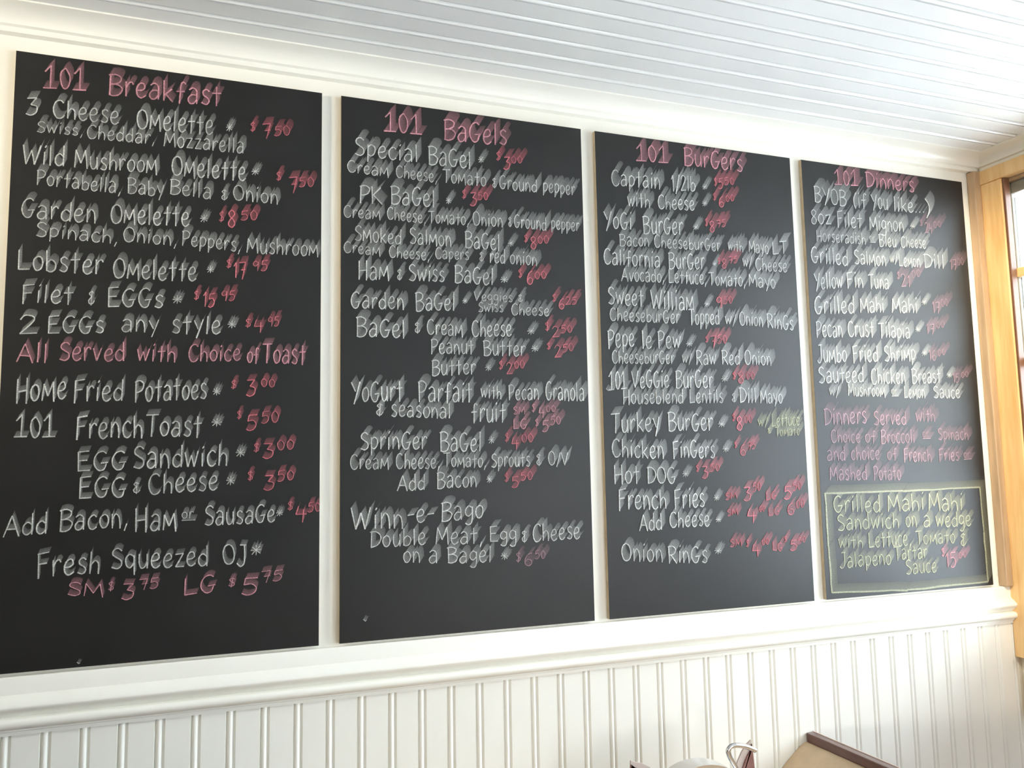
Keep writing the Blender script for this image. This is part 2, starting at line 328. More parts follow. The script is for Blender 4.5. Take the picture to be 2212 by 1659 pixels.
MENU = [
 [
  ('p', [('|0|',503,22994,1290,23042,450,68,168),('Breakfast',1686,23021,3902,23075,461,73,172)]),
  ('w', [('3',208,22367,443,22399,366,67,164),('Cheese',698,22395,1912,22401,390,69,166),('Omelette',2246,22365,3745,22418,422,75,171),('*',3997,22513,4149,22533,208,82,178)]),
  ('r', [('$',4503,22579,4619,22594,211,85,180),('7',4747,22473,4932,22497,317,86,181),('50',5001,22559,5357,22604,213,87,182)]),
  ('w', [('Swiss,',415,22046,1262,22068,231,68,164),('Cheddar,',1322,22036,2609,22059,295,71,167),('Mozzarella',2771,22039,4385,22081,324,76,171)]),
  ('w', [('Wild',190,21356,949,21386,400,64,158),('Mushroom',1116,21385,2669,21432,369,68,161),('Omelette',2938,21431,4433,21462,424,74,167),('*',4536,21587,4710,21606,187,81,172)]),
  ('r', [('$',5061,21529,5179,21542,210,83,173),('7',5330,21295,5518,21314,338,82,172),('50',5547,21444,5878,21479,212,84,174)]),
  ('w', [('Portabella,',456,20965,1998,20923,305,64,156),('Baby',2110,20954,2806,20945,315,69,160),('Bella',2912,21016,3743,20989,321,72,163),('&',3930,20987,4070,21001,225,76,166),('Onion',4174,21021,5116,21000,329,77,167)]),
  ('w', [('Garden',208,20268,1556,20266,376,60,149),('Omelette',1810,20298,3315,20352,408,66,154),('*',3514,20440,3689,20456,201,72,160)]),
  ('r', [('$',3892,20494,4004,20504,244,74,161),('8',4071,20398,4240,20413,367,74,161),('50',4332,20574,4685,20606,205,76,163)]),
  ('w', [('Spinach,',479,19906,1968,19855,282,60,147),('Onion,',2052,19929,3090,19904,292,65,152),('Peppers,',3170,19940,4352,19881,299,69,155),('Mushroom',4466,19870,5989,19901,327,73,158)]),
  ('w', [('Lobster',194,19211,1707,19209,408,56,141),('Omelette',1887,19154,3476,19177,404,61,145),('*',3673,19359,3829,19370,180,68,152)]),
  ('r', [('$',4058,19496,4170,19503,201,70,154),('17',4202,19304,4455,19310,343,69,153),('95',4595,19482,4910,19503,224,72,155)]),
  ('w', [('Filet',283,18559,1194,18562,369,54,136),('&',1450,18575,1575,18582,265,57,139),('EGGs',1803,18546,2845,18581,381,58,140),('*',3012,18658,3216,18669,195,63,144)]),
  ('r', [('$',3430,18779,3538,18785,197,64,146),('15',3605,18640,3851,18653,297,64,146),('95',3969,18789,4256,18804,219,66,148)]),
  ('w', [('2',260,17925,585,17938,384,51,131),('EGGs',752,17963,1769,18005,351,53,133),('any',2072,18055,2779,18055,362,57,137),('style',3017,18055,3981,18085,388,60,140),('*',4099,18198,4294,18207,199,64,144)]),
  ('r', [('$',4462,18244,4584,18249,200,65,145),('4',4632,18151,4850,18160,281,66,145),('95',4925,18284,5165,18295,202,67,147)]),
  ('p', [('All',258,17388,789,17375,363,49,127),('Served',972,17427,2165,17451,369,51,130),('with',2379,17458,3119,17450,342,55,134),('Choice',3350,17476,4388,17525,349,58,136),('of',4510,17489,4755,17496,338,62,139),('Toast',4821,17498,5728,17472,420,63,140)]),
  ('w', [('Home',267,16567,1136,16686,450,46,121),('Fried',1251,16623,2154,16643,423,49,124),('Potatoes',2358,16626,3724,16699,433,52,127),('*',3832,16769,4004,16771,175,57,132)]),
  ('r', [('$',4194,16920,4314,16922,196,59,134),('3',4493,16778,4708,16781,335,59,134),('00',4799,16970,5093,16975,179,61,136)]),
  ('w', [('|0|',269,15915,978,15912,410,43,117),('French',1316,15892,2540,15906,438,46,119),('Toast',2582,15943,3641,15911,431,50,123),('*',3817,16121,4043,16122,193,54,128)]),
  ('r', [('$',4324,16287,4426,16287,175,56,130),('5',4504,16054,4736,16053,312,56,129),('50',4810,16191,5178,16221,236,57,131)]),
  ('w', [('EGG',1362,15248,2252,15259,380,43,115),('Sandwich',2361,15276,4166,15312,426,46,118),('*',4310,15483,4512,15481,212,53,124)]),
  ('r', [('$',4668,15586,4789,15584,195,54,126),('3',4838,15457,5092,15454,312,54,125),('00',5147,15620,5500,15646,216,56,127)]),
  ('w', [('EGG',1404,14725,2267,14727,396,41,112),('&',2375,14797,2518,14793,221,44,115),('Cheese',2663,14762,3976,14820,389,45,115),('*',4128,14892,4319,14888,210,49,120)]),
  ('r', [('$',4556,14997,4676,14995,193,51,122),('3',4865,14797,5109,14791,310,51,121),('50',5154,14965,5506,14996,215,53,123)]),
  ('w', [('Add',168,14030,901,14076,400,35,104),('Bacon,',1097,14094,2317,14132,391,38,107),('Ham',2429,14028,3214,14031,438,41,110),('or_',3296,14259,3541,14259,186,44,113),('SausaGe',3721,14093,5126,14123,375,45,113),('*',5144,14218,5294,14232,155,49,118)]),
  ('r', [('$',5369,14355,5493,14351,195,51,119),('4',5523,14117,5773,14107,312,50,118),('50',5790,14302,6062,14312,196,51,120)]),
  ('w', [('Fresh',744,13246,1840,13258,436,35,102),('Squeezed',2018,13327,3826,13287,395,38,105),('OJ',4092,13318,4572,13253,412,43,110),('*',4634,13429,4873,13436,227,44,111)]),
  ('p', [('SM',1266,12881,1919,12791,246,36,102),('$',1989,12910,2096,12903,178,38,104),('3',2216,12735,2465,12717,304,38,104),('75',2543,12900,2906,12903,198,39,105),('LG',3356,12727,3977,12758,348,41,107),('$',4208,12835,4352,12826,187,43,109),('5',4463,12660,4801,12637,356,44,109),('75',4853,12887,5289,12898,227,45,111)]),
 ],
 [
  ('p', [('|0|',7454,22997,8367,23014,470,142,243),('BaGels',8885,22955,10490,23017,505,151,249)]),
  ('w', [('Special',6772,22325,8273,22325,395,136,234),('BaGel',8507,22307,9568,22314,430,147,241),('*',9733,22460,9886,22478,185,155,247)]),
  ('r', [('$',10195,22595,10315,22609,234,158,250),('3',10371,22394,10563,22415,328,159,249),('00',10590,22571,10882,22605,188,161,251)]),
  ('w', [('Cream',6615,21914,7570,21889,283,134,230),('Cheese,',7733,21906,8727,21880,289,141,234),('Tomato',8852,21916,9936,21917,317,148,238),('&',10088,21899,10207,21911,255,156,243),('Ground',10266,21894,11258,21904,325,157,243),('pepper',11407,21942,12285,21937,332,164,248)]),
  ('w', [('PK',6878,21215,7418,21224,413,133,224),('BaGel',7611,21254,8666,21278,418,138,227),('*',8914,21370,9062,21384,180,146,233)]),
  ('r', [('$',9315,21545,9430,21556,228,149,236),('3',9508,21394,9694,21411,319,150,235),('50',9719,21562,9977,21588,183,152,238)]),
  ('w', [('Cream',6535,20848,7375,20860,279,130,219),('Cheese,',7524,20895,8439,20868,284,136,223),('Tomato,',8495,20895,9490,20916,290,142,227),('Onion',9583,20935,10344,20945,318,149,231),('&',10475,20968,10583,20977,231,155,235),('Ground',10630,20970,11481,20962,324,156,235),('pepper',11607,21020,12373,21015,306,163,240)]),
  ('w', [('Smoked',6775,20323,7856,20323,343,130,215),('Salmon',8041,20360,9050,20362,351,138,220),('BaGel',9380,20366,10262,20355,383,146,225),('*',10453,20461,10620,20474,184,153,230)]),
  ('r', [('$',10875,20610,10984,20618,208,156,233),('8',11041,20461,11212,20474,301,157,232),('00',11240,20616,11535,20639,186,159,234)]),
  ('w', [('Cream',6538,20038,7373,20015,255,128,211),('Cheese,',7565,20007,8521,19990,260,134,215),('Capers',8654,20044,9479,20071,265,141,219),('&',9731,20055,9847,20064,226,147,223),('red',9987,20051,10386,20057,340,149,224),('onion',10505,20054,11214,20058,320,152,226)]),
  ('w', [('Ham',6859,19434,7574,19469,404,128,207),('&',7745,19480,7874,19488,259,133,210),('Swiss',8014,19475,8872,19518,370,135,211),('BaGel',9108,19511,10083,19505,399,142,216),('*',10247,19560,10460,19573,181,149,220)]),
  ('r', [('$',10712,19715,10820,19722,229,153,223),('6',10925,19580,11094,19590,321,153,223),('00',11133,19719,11451,19751,184,155,225)]),
  ('w', [('Garden',6695,18770,7913,18811,379,125,200),('BaGel',8173,18792,9122,18840,411,134,205),('*',9294,19003,9430,19010,155,141,211),('Veggies',9579,19096,10557,19115,223,143,213),('&',10700,19134,10820,19141,182,151,218)]),
  ('w', [('Swiss',9678,18835,10317,18866,222,143,211),('Cheese',10516,18809,11501,18822,271,148,214)]),
  ('r', [('$',11584,19182,11695,19188,208,156,221),('6',11752,19018,11913,19027,277,157,220),('25',11940,19121,12254,19160,186,158,222)]),
  ('w', [('BaGel',6819,18147,7942,18138,419,124,195),('&',8148,18274,8288,18280,236,132,201),('Cream',8441,18254,9306,18245,346,134,201),('Cheese',9521,18242,10517,18293,375,140,205),('*',10909,18331,11113,18339,203,149,211)]),
  ('r', [('$',11382,18452,11504,18457,228,153,214),('2',11561,18300,11757,18307,274,153,213),('50',11797,18412,12108,18447,184,155,215)]),
  ('w', [('Peanut',8525,17805,9561,17827,344,133,198),('Butter',9800,17802,10851,17823,353,141,202),('*',11008,17918,11212,17924,203,148,207)]),
  ('r', [('$',11419,17988,11516,17991,182,151,209),('2',11609,17812,11793,17818,296,152,208),('50',11821,17944,12132,17989,194,154,210)]),
  ('w', [('Butter',8542,17291,9599,17358,364,132,193),('*',9828,17418,10000,17423,197,140,199)]),
  ('r', [('$',10175,17482,10279,17485,221,142,200),('2',10358,17365,10522,17369,266,143,200),('00',10560,17503,10832,17532,178,144,202)]),
  ('w', [('YoGurt',6709,16675,7871,16709,452,119,181),('Parfait',8223,16692,9511,16695,444,128,186),('with',9716,16806,10231,16769,305,137,193),('Pecan',10405,16760,11184,16780,352,141,195),('Granola',11352,16771,12381,16761,426,147,198)]),
  ('w', [('&',7252,16371,7429,16372,269,121,180),('seasonal',7596,16362,8993,16316,354,123,181),('fruit',9482,16243,10325,16234,431,134,187)]),
  ('p', [('SM',10515,16421,10820,16423,176,141,192),('$',10987,16479,11082,16479,199,144,194),('4',11162,16347,11330,16348,244,144,193),('00',11357,16481,11611,16494,156,146,195)]),
  ('p', [('LG',10508,16071,10860,16081,241,139,189),('$',11062,16125,11157,16126,199,143,191),('5',11238,16015,11417,16015,266,144,191),('50',11458,16170,11737,16193,200,146,193)]),
  ('w', [('SprinGer',6904,15624,8420,15621,387,117,172),('BaGel',8722,15576,9719,15556,421,127,178),('*',9880,15715,10040,15714,194,134,183)]),
  ('r', [('$',10293,15767,10397,15766,217,137,185),('4',10452,15613,10650,15612,261,138,184),('00',10711,15753,11018,15773,197,140,186)]),
  ('w', [('Cream',6692,15202,7551,15187,303,115,168),('Cheese,',7707,15184,8718,15177,329,120,171),('Tomato,',8806,15218,9826,15180,294,127,175),('Sprouts',9940,15189,10922,15194,322,133,179),('&',11076,15214,11218,15212,263,140,183),('O/V',11385,15220,11916,15201,308,142,184)]),
  ('w', [('Add',7736,14702,8370,14706,348,119,167),('Bacon',8638,14731,9594,14738,354,124,170),('*',9820,14807,9967,14803,192,131,175)]),
  ('r', [('$',10264,14839,10379,14837,215,134,177),('5',10434,14707,10631,14702,258,135,176),('50',10669,14863,10974,14878,195,136,178)]),
  ('w', [('Winn',6715,13902,7879,13873,458,111,157),('-e-',7942,13982,8578,13998,408,118,162),('Bago',8728,13982,9740,14026,414,122,164)]),
  ('w', [('Double',7117,13476,8382,13504,359,112,155),('Meat,',8595,13484,9720,13450,369,120,160),('Egg',9877,13484,10547,13463,336,127,164),('&',10662,13437,10812,13430,255,132,166),('Cheese',10941,13434,12169,13453,385,133,167)]),
  ('w', [('on',7854,13117,8252,13104,342,115,155),('a',8431,13084,8655,13072,366,118,156),('Bagel',8870,13060,9925,13011,349,121,158),('*',10140,13051,10333,13041,189,128,161)]),
  ('d', [('$',10515,12989,10641,12982,232,130,162),('6',10708,12893,10928,12881,297,131,162),('50',10989,13026,11259,13033,192,133,164)]),
 ],
 [
  ('p', [('|0|',14060,23048,15027,23085,452,201,320),('BurGers',15493,23088,17355,23119,463,213,327)]),
  ('w', [('Captain',13323,22311,14745,22362,418,192,307),('1/2lb',15077,22334,15817,22410,431,206,315),('*',16021,22457,16196,22475,180,214,321)]),
  ('r', [('$',16406,22613,16509,22623,233,218,325),('5',16535,22549,16698,22566,286,218,324),('50',16734,22686,17062,22721,195,221,327)]),
  ('w', [('with',13756,21804,14419,21806,370,193,302),('Cheese',14652,21816,15762,21872,375,200,306),('*',15998,21996,16172,22012,179,211,314)]),
  ('r', [('$',16356,22197,16458,22207,232,215,319),('6',16523,22046,16700,22063,310,216,317),('00',16752,22210,17036,22264,182,218,321)]),
  ('w', [('YoGi',13059,21146,13867,21203,436,185,290),('BurGer',14187,21121,15375,21183,444,193,295),('*',15678,21322,15879,21339,177,205,304)]),
  ('r', [('$',16057,21468,16159,21477,229,209,308),('8',16194,21328,16369,21343,306,209,306),('75',16419,21475,16729,21514,205,212,309)]),
  ('w', [('Bacon',13491,20735,14349,20779,315,186,287),('CheeseburGer',14498,20778,16516,20822,321,193,292),('with',16753,20878,17239,20852,282,211,303),('Mayo',17419,20865,18069,20863,336,216,305),('LT',18193,20872,18691,20923,340,223,309)]),
  ('w', [('California',13028,20233,14653,20250,407,180,278),('BurGer',14900,20231,15998,20306,420,194,286),('*',16231,20372,16376,20382,151,205,294)]),
  ('r', [('$',16409,20460,16497,20467,177,206,296),('8',16520,20355,16695,20367,254,207,295),('75',16746,20497,17043,20543,178,209,298)]),
  ('w', [('w/',17201,20453,17499,20448,308,212,299),('Cheese',17615,20379,18656,20397,336,215,300)]),
  ('w', [('Avocado,',13510,19824,14760,19866,336,182,275),('Lettuce,',14883,19862,16035,19896,344,192,281),('Tomato,',16105,19876,17259,19909,351,201,287),('Mayo',17363,19915,18239,19917,358,211,293)]),
  ('w', [('Sweet',13110,19218,14122,19200,427,176,266),('William',14335,19151,15630,19180,484,184,270),('*',15917,19269,16103,19279,174,196,278)]),
  ('r', [('9',16303,19264,16491,19274,325,199,280),('50',16526,19388,16819,19429,201,202,282)]),
  ('w', [('CheeseburGer',13147,18795,15166,18804,331,174,261),('Topped',15443,18779,16380,18833,393,190,270),('w/',16555,18853,16903,18844,300,199,275),('Onion',17006,18848,17762,18831,352,202,277),('RinGs',17896,18812,18766,18785,383,209,280)]),
  ('w', [('Pepe',13071,18078,13816,18162,468,170,251),('le',14025,18110,14319,18120,452,177,256),('Pew',14495,18138,15164,18161,432,180,258),('*',15317,18191,15526,18198,170,186,262)]),
  ('r', [('$',15912,18334,16012,18337,172,192,266),('7',16077,18229,16234,18235,296,192,266),('50',16281,18310,16585,18346,222,194,267)]),
  ('w', [('CheeseburGer',13173,17708,14953,17745,327,169,247),('w/',15188,17788,15478,17772,266,183,256),('Raw',15602,17751,16223,17756,365,186,258),('Red',16395,17773,16959,17775,370,192,261),('Onion',17107,17804,17968,17790,374,198,264)]),
  ('w', [('|0|',13048,17045,13565,17088,440,165,239),('VeGGie',13709,17091,14776,17144,421,170,242),('BurGer',14965,17124,16092,17155,431,178,247),('*',16340,17282,16570,17286,196,189,255)]),
  ('r', [('$',16704,17375,16806,17377,197,192,257),('8',16858,17279,17062,17283,296,193,257),('00',17127,17383,17408,17414,198,195,259)]),
  ('w', [('Houseblend',13433,16692,15180,16734,348,166,236),('Lentils',15358,16735,16383,16758,359,179,244),('&',16642,16773,16801,16775,245,189,250),('Dill',16887,16764,17428,16770,393,190,251),('Mayo',17546,16759,18265,16766,348,195,253)]),
  ('w', [('Turkey',13087,15989,14457,16010,458,160,226),('BurGer',14699,16022,16033,16032,447,171,233),('*',16178,16104,16405,16104,193,182,240)]),
  ('r', [('$',16629,16274,16729,16274,219,186,244),('8',16744,16031,16946,16031,365,186,241),('00',17001,16214,17250,16239,220,188,244)]),
  ('y', [('w/',17435,16154,17744,16129,271,191,245),('Lettuce',17879,16142,18789,16167,322,194,247)]),
  ('y', [('&',17719,15957,17853,15956,148,192,244),('Tomato',17967,15869,18771,15904,247,194,244)]),
  ('w', [('Chicken',13092,15398,14547,15322,432,157,219),('FinGers',14803,15342,16052,15327,421,168,225),('*',16285,15455,16497,15453,192,179,232)]),
  ('r', [('$',16661,15572,16747,15571,169,183,235),('6',16822,15377,17010,15375,290,183,234),('75',17062,15520,17326,15554,194,185,236)]),
  ('w', [('Hot',13119,14730,13838,14736,429,154,212),('DOG',14033,14720,14868,14701,390,160,215),('*',15049,14836,15253,14832,187,167,220)]),
  ('r', [('$',15465,14969,15561,14967,188,171,224),('3',15623,14813,15830,14808,306,171,222),('50',15880,14973,16175,14991,190,174,225)]),
  ('w', [('French',13210,14098,14573,14085,472,152,205),('Fries',14786,14078,15682,14083,461,162,211),('*',15952,14204,16133,14198,188,170,216)]),
  ('r', [('SM',16304,14240,16673,14265,166,173,218),('3',16855,14200,17114,14192,334,177,220),('50',17156,14419,17421,14460,216,180,224),('LG',17565,14190,17906,14216,217,182,222),('5',18129,14210,18398,14202,341,186,225),('50',18442,14409,18733,14451,221,189,228)]),
  ('w', [('Add',13778,13559,14418,13565,406,153,201),('Cheese',14631,13602,15809,13600,389,158,205),('*',15979,13663,16160,13656,164,168,210)]),
  ('r', [('SM',16337,13826,16677,13837,165,171,214),('4',16924,13661,17241,13649,357,174,214),('00',17343,13896,17519,13914,144,178,218),('LG',17613,13779,17983,13801,217,180,218),('6',18221,13793,18461,13784,316,184,220),('00',18516,13941,18793,13993,220,187,223)]),
  ('w', [('Onion',13254,12869,14410,12783,421,146,192),('RinGs',14553,12741,15694,12689,407,154,196),('*',15896,12874,16131,12862,208,163,201)]),
  ('r', [('SM',16378,13036,16746,13042,187,167,205),('$',16872,13012,16972,13007,189,170,206),('4',17045,12790,17304,12777,283,170,204),('00',17363,13035,17597,13059,166,174,208),('LG',17690,12900,18010,12835,215,175,208),('$',18070,13085,18174,13080,168,179,212),('5',18234,12860,18488,12847,265,179,210),('50',18513,13003,18774,13064,145,182,212)]),
 ],
 [
  ('p', [('|0|',20483,23098,21359,23136,444,303,379),('Dinners',21633,23151,23483,23174,452,315,385)]),
  ('w', [('BYOB',19737,22518,20868,22478,436,290,366),('(if',21120,22475,21614,22495,445,304,371),('You',21786,22511,22412,22529,450,310,375),('like...',22621,22507,23842,22550,427,319,379),(')',23872,22482,24056,22499,521,331,384)]),
  ('w', [('8oz',19560,21842,20278,21906,405,283,353),('Filet',20488,21843,21394,21881,438,292,357),('Mignon',21662,21835,22956,21904,418,303,363),('*',23195,21995,23412,22013,199,320,372)]),
  ('d', [('$',23585,22128,23713,22139,201,325,376),('24',23785,21946,24079,21971,316,325,374),('00',24130,22118,24450,22189,202,330,379)]),
  ('w', [('Horseradish',19719,21361,21491,21408,323,280,346),('or_',21637,21530,21842,21533,194,300,357),('Bleu',21985,21392,22630,21415,362,302,356),('Cheese',22807,21429,23776,21462,338,311,361)]),
  ('w', [('Grilled',19498,20732,20799,20731,454,273,334),('Salmon',21021,20800,22195,20815,410,287,342),('w/',22343,20922,22622,20928,279,301,350),('Lemon',22686,20849,23505,20878,364,304,350),('Dill',23648,20874,24453,20901,426,314,355)]),
  ('d', [('17',24673,20874,24935,20892,317,324,359),('00',24986,21024,25254,21072,232,329,363)]),
  ('w', [('Yellow',19555,19970,20550,20069,451,266,322),('Fin',20699,20078,21301,20115,432,278,329),('Tuna',21485,20099,22241,20144,410,286,332)]),
  ('d', [('$',22562,20439,22685,20447,250,299,343),('21',22701,20227,23055,20248,362,298,340),('00',23132,20517,23478,20596,224,305,347)]),
  ('w', [('Grilled',19505,19259,20923,19355,473,260,310),('Mahi',21126,19392,22008,19436,432,276,319),('Mahi',22283,19436,23268,19484,439,287,325),('*',23432,19714,23648,19726,196,301,334)]),
  ('d', [('17',23844,19513,24135,19527,337,303,333),('00',24208,19713,24489,19770,226,308,338)]),
  ('w', [('Pecan',19523,18621,20442,18657,444,254,300),('Crust',20639,18678,21571,18688,452,265,305),('Tilapia',21741,18694,22915,18713,432,275,310),('*',23107,18885,23320,18893,193,290,319)]),
  ('d', [('17',23530,18860,23855,18874,305,293,321),('00',23943,19044,24276,19100,196,299,325)]),
  ('w', [('Jumbo',19503,17909,20534,17951,467,248,288),('Fried',20746,17943,21665,17996,449,259,294),('Shrimp',21886,18002,23067,18077,430,270,300),('*',23290,18192,23521,18199,192,285,309)]),
  ('d', [('16',23563,18077,23851,18086,303,286,308),('00',23917,18212,24231,18277,194,291,312)]),
  ('w', [('Sauteed',19509,17330,21098,17400,438,243,279),('Chicken',21360,17352,22620,17376,451,260,287),('Breast',22863,17380,23967,17428,407,273,294),('*',24198,17571,24416,17575,194,288,303)]),
  ('d', [('15',24440,17451,24698,17456,277,289,302),('00',24784,17583,25087,17645,167,293,305)]),
  ('w', [('w/',19850,17001,20183,16967,284,243,276),('Mushroom',20509,16998,21833,16989,339,249,278),('or_',22060,17059,22299,17062,213,263,286),('Lemon',22530,16958,23317,16968,349,266,286),('Sauce',23636,16972,24686,16986,355,277,291)]),
  ('d', [('Dinners',19614,16168,21102,16235,459,234,262),('Served',21346,16183,22548,16198,393,249,269),('with',22902,16279,23641,16281,375,263,277)]),
  ('d', [('Choice',19816,15698,20829,15692,331,231,256),('of',20992,15691,21388,15688,337,241,261),('Broccoli',21569,15661,22812,15679,366,246,262),('or_',23105,15838,23386,15837,214,261,271),('Spinach',23696,15755,24890,15749,324,266,272)]),
  ('d', [('and',19638,15206,20272,15197,379,226,248),('choice',20467,15220,21481,15207,358,233,251),('of',21747,15203,22118,15198,339,243,256),('French',22351,15143,23389,15128,368,248,258),('Fries',23672,15137,24462,15140,348,260,263),('or_',24633,15219,24927,15229,217,269,268)]),
  ('d', [('Mashed',19693,14677,20989,14648,377,222,240),('Potato',21218,14643,22202,14622,386,234,246)]),
  ('y', [('Grilled',19754,13812,21391,13754,449,214,228),('Mahi',21639,13746,22997,13764,462,229,235),('Mahi',23132,13720,24459,13700,472,242,240)]),
  ('y', [('Sandwich',19842,13311,22017,13295,422,211,222),('on',22254,13311,22661,13294,412,230,231),('a',22901,13284,23176,13273,416,236,233),('wedge',23367,13265,24737,13235,419,239,234)]),
  ('y', [('with',19854,12839,20694,12810,346,207,215),('Lettuce,',20886,12800,22410,12789,401,215,218),('Tomato',22582,12806,24060,12774,360,228,225),('&',24246,12673,24499,12687,369,241,229)]),
  ('y', [('Jalapeno',19845,12309,21647,12306,393,205,211),('Tartar',21772,12413,22973,12411,380,219,217)]),
  ('y', [('Sauce',22136,11998,23281,12006,380,222,216)]),
  ('p', [('$',23494,12409,23634,12402,260,233,223),('15',23623,12116,24044,12091,415,233,222),('00',24139,12322,24465,12357,183,238,225)]),
  ('y', [('#',[(19510,14318),(22242,14308),(25185,14353),(25209,13028),(25222,11611),(22164,11565),(19547,11667),(19515,12905),(19510,14318)])]),
 ],
]
EDG = [(0.0, 0.6048, 1.1500, 2.3700), (0.6474, 1.2500, 1.1500, 2.3700), (1.2887, 1.8967, 1.1500, 2.3700), (1.9357, 2.5435, 1.1500, 2.3700)]
LAB = ['large chalkboard at the far left, breakfast menu in white, pink and red chalk',
       'chalkboard second from left, bagel menu in white chalk with red prices',
       'chalkboard third from left, burger menu in white chalk with red prices',
       'greyish chalkboard at the far right beside the wooden window casing, dinner menu with chalk-framed box']
TABLE = {}
for g, (wd, src) in GLYPH.items():
    st = []
    for s in src.split(';'):
        if not s: continue
        curved = s[0] == '~'
        pts = [tuple(float(v) for v in q.split(',')) for q in s.lstrip('~').split()]
        st.append(catmull(pts, 4) if curved else [tuple(pts[0][j] + (pts[1][j]-pts[0][j])*k/3 for j in (0, 1)) for k in range(4)])
    TABLE[g] = (wd, st)

SD = (.17, .13, .075); CD = .74
class Chalk:
    def __init__(s, xa=0, xb=3): s.v = []; s.f = []; s.d = []; s.layer = 0; s.xa = xa + .001; s.xb = xb - .001
    def quad(s, ps, dens, y=0):            # denser chalk stands a hair prouder, so the strongest mark shows
        b = len(s.v)
        for p, d in zip(ps, dens): s.v.append((max(s.xa, min(s.xb, p[0])), -.0002 - d*.0012 + y, min(p[1], 2.3685))); s.d.append(d)
        s.f.append((b, b+1, b+2, b+3))
    def stroke(s, pts, N, w, dn, blur_trail=True):
        s.layer = (s.layer + 1) % 7
        pr = random.uniform(.85, 1.15) * dn
        if blur_trail:  # camera-shake blur painted as a faint trail beside each stroke
            for a, b in zip(pts, pts[1:]):
                l = math.hypot(b[0]-a[0], b[1]-a[1]) or 1e-6
                cr = abs((b[0]-a[0])*N[1] - (b[1]-a[1])*N[0]) / (l*math.hypot(*N))      # strokes along the blur direction leave it denser
                k = 1 + .9*(1-cr)**1.5
                ma = (a[0]+N[0]*.5, a[1]+N[1]*.5); mb = (b[0]+N[0]*.5, b[1]+N[1]*.5)
                ea = (a[0]+N[0], a[1]+N[1]); eb = (b[0]+N[0], b[1]+N[1])
                d0, d1, d2 = SD[0]*pr*k, SD[1]*pr*k, SD[2]*pr*k
                s.quad((a, b, mb, ma), (d0, d0, d1, d1))
                s.quad((ma, mb, eb, ea), (d1, d1, d2, d2))
        n = len(pts)
        L = []; Rr = []
        for i, p in enumerate(pts):
            a = pts[max(i-1, 0)]; b = pts[min(i+1, n-1)]
            dx, dy = b[0]-a[0], b[1]-a[1]; l = math.hypot(dx, dy) or 1
            ww = w * random.uniform(.75, 1.2) * .5
            L.append((p[0]-dy/l*ww, p[1]+dx/l*ww)); Rr.append((p[0]+dy/l*ww, p[1]-dx/l*ww))
        q = min(.95, CD*pr); y = -s.layer*.00003
        for i in range(n-1):                 # a core stroke that is soft at both rims
            s.quad((L[i], L[i+1], pts[i+1], pts[i]), (q*.45, q*.45, q, q), y)
            s.quad((pts[i], pts[i+1], Rr[i+1], Rr[i]), (q, q, q*.45, q*.45), y)
    def build(s, name, m, parent):
        me = bpy.data.meshes.new(name); me.from_pydata(s.v, [], s.f); me.materials.append(m)
        at = me.attributes.new('den', 'FLOAT', 'POINT'); at.data.foreach_set('value', s.d)
        return link(name, me, parent)

def write_run(c, run, dn, sl=1.0):
    t, x0, z0, x1, z1, h, nx_, nz = run
    x0, z0, x1, z1, h, nx_, nz = [v/10000 for v in (x0, z0, x1, z1, h, nx_, nz)]
    tot = sum(TABLE[ch][0] for ch in t) + .9*(len(t)-1)
    if t == ')': tot = TABLE[ch][0] if False else 3.4
    sc = (x1-x0)/max(tot, .1)
    pos = 0
    small = len(t) and h < .020
    for ch in t:
        wd, st = TABLE[ch]
        ja = random.uniform(-.035, .035); jy = random.uniform(-.025, .025); js = random.uniform(.95, 1.06)
        for s in st:
            pts = []
            for (gx, gy) in s:
                gx2 = pos + gx + gy*ja; u = gx2/tot
                yy = (gy*js*(1.13 if ch in 'acemnorsuvwzgpqiy' and gy > 0 else 1)/10 + jy)*h
                pts.append((x0 + gx2*sc, z0 + (z1-z0)*u + yy))
            c.stroke(pts, (nx_*sl, nz*sl), max(.0015, h*.07), dn)
        pos += wd + (.9 if ch != '_' else 0)

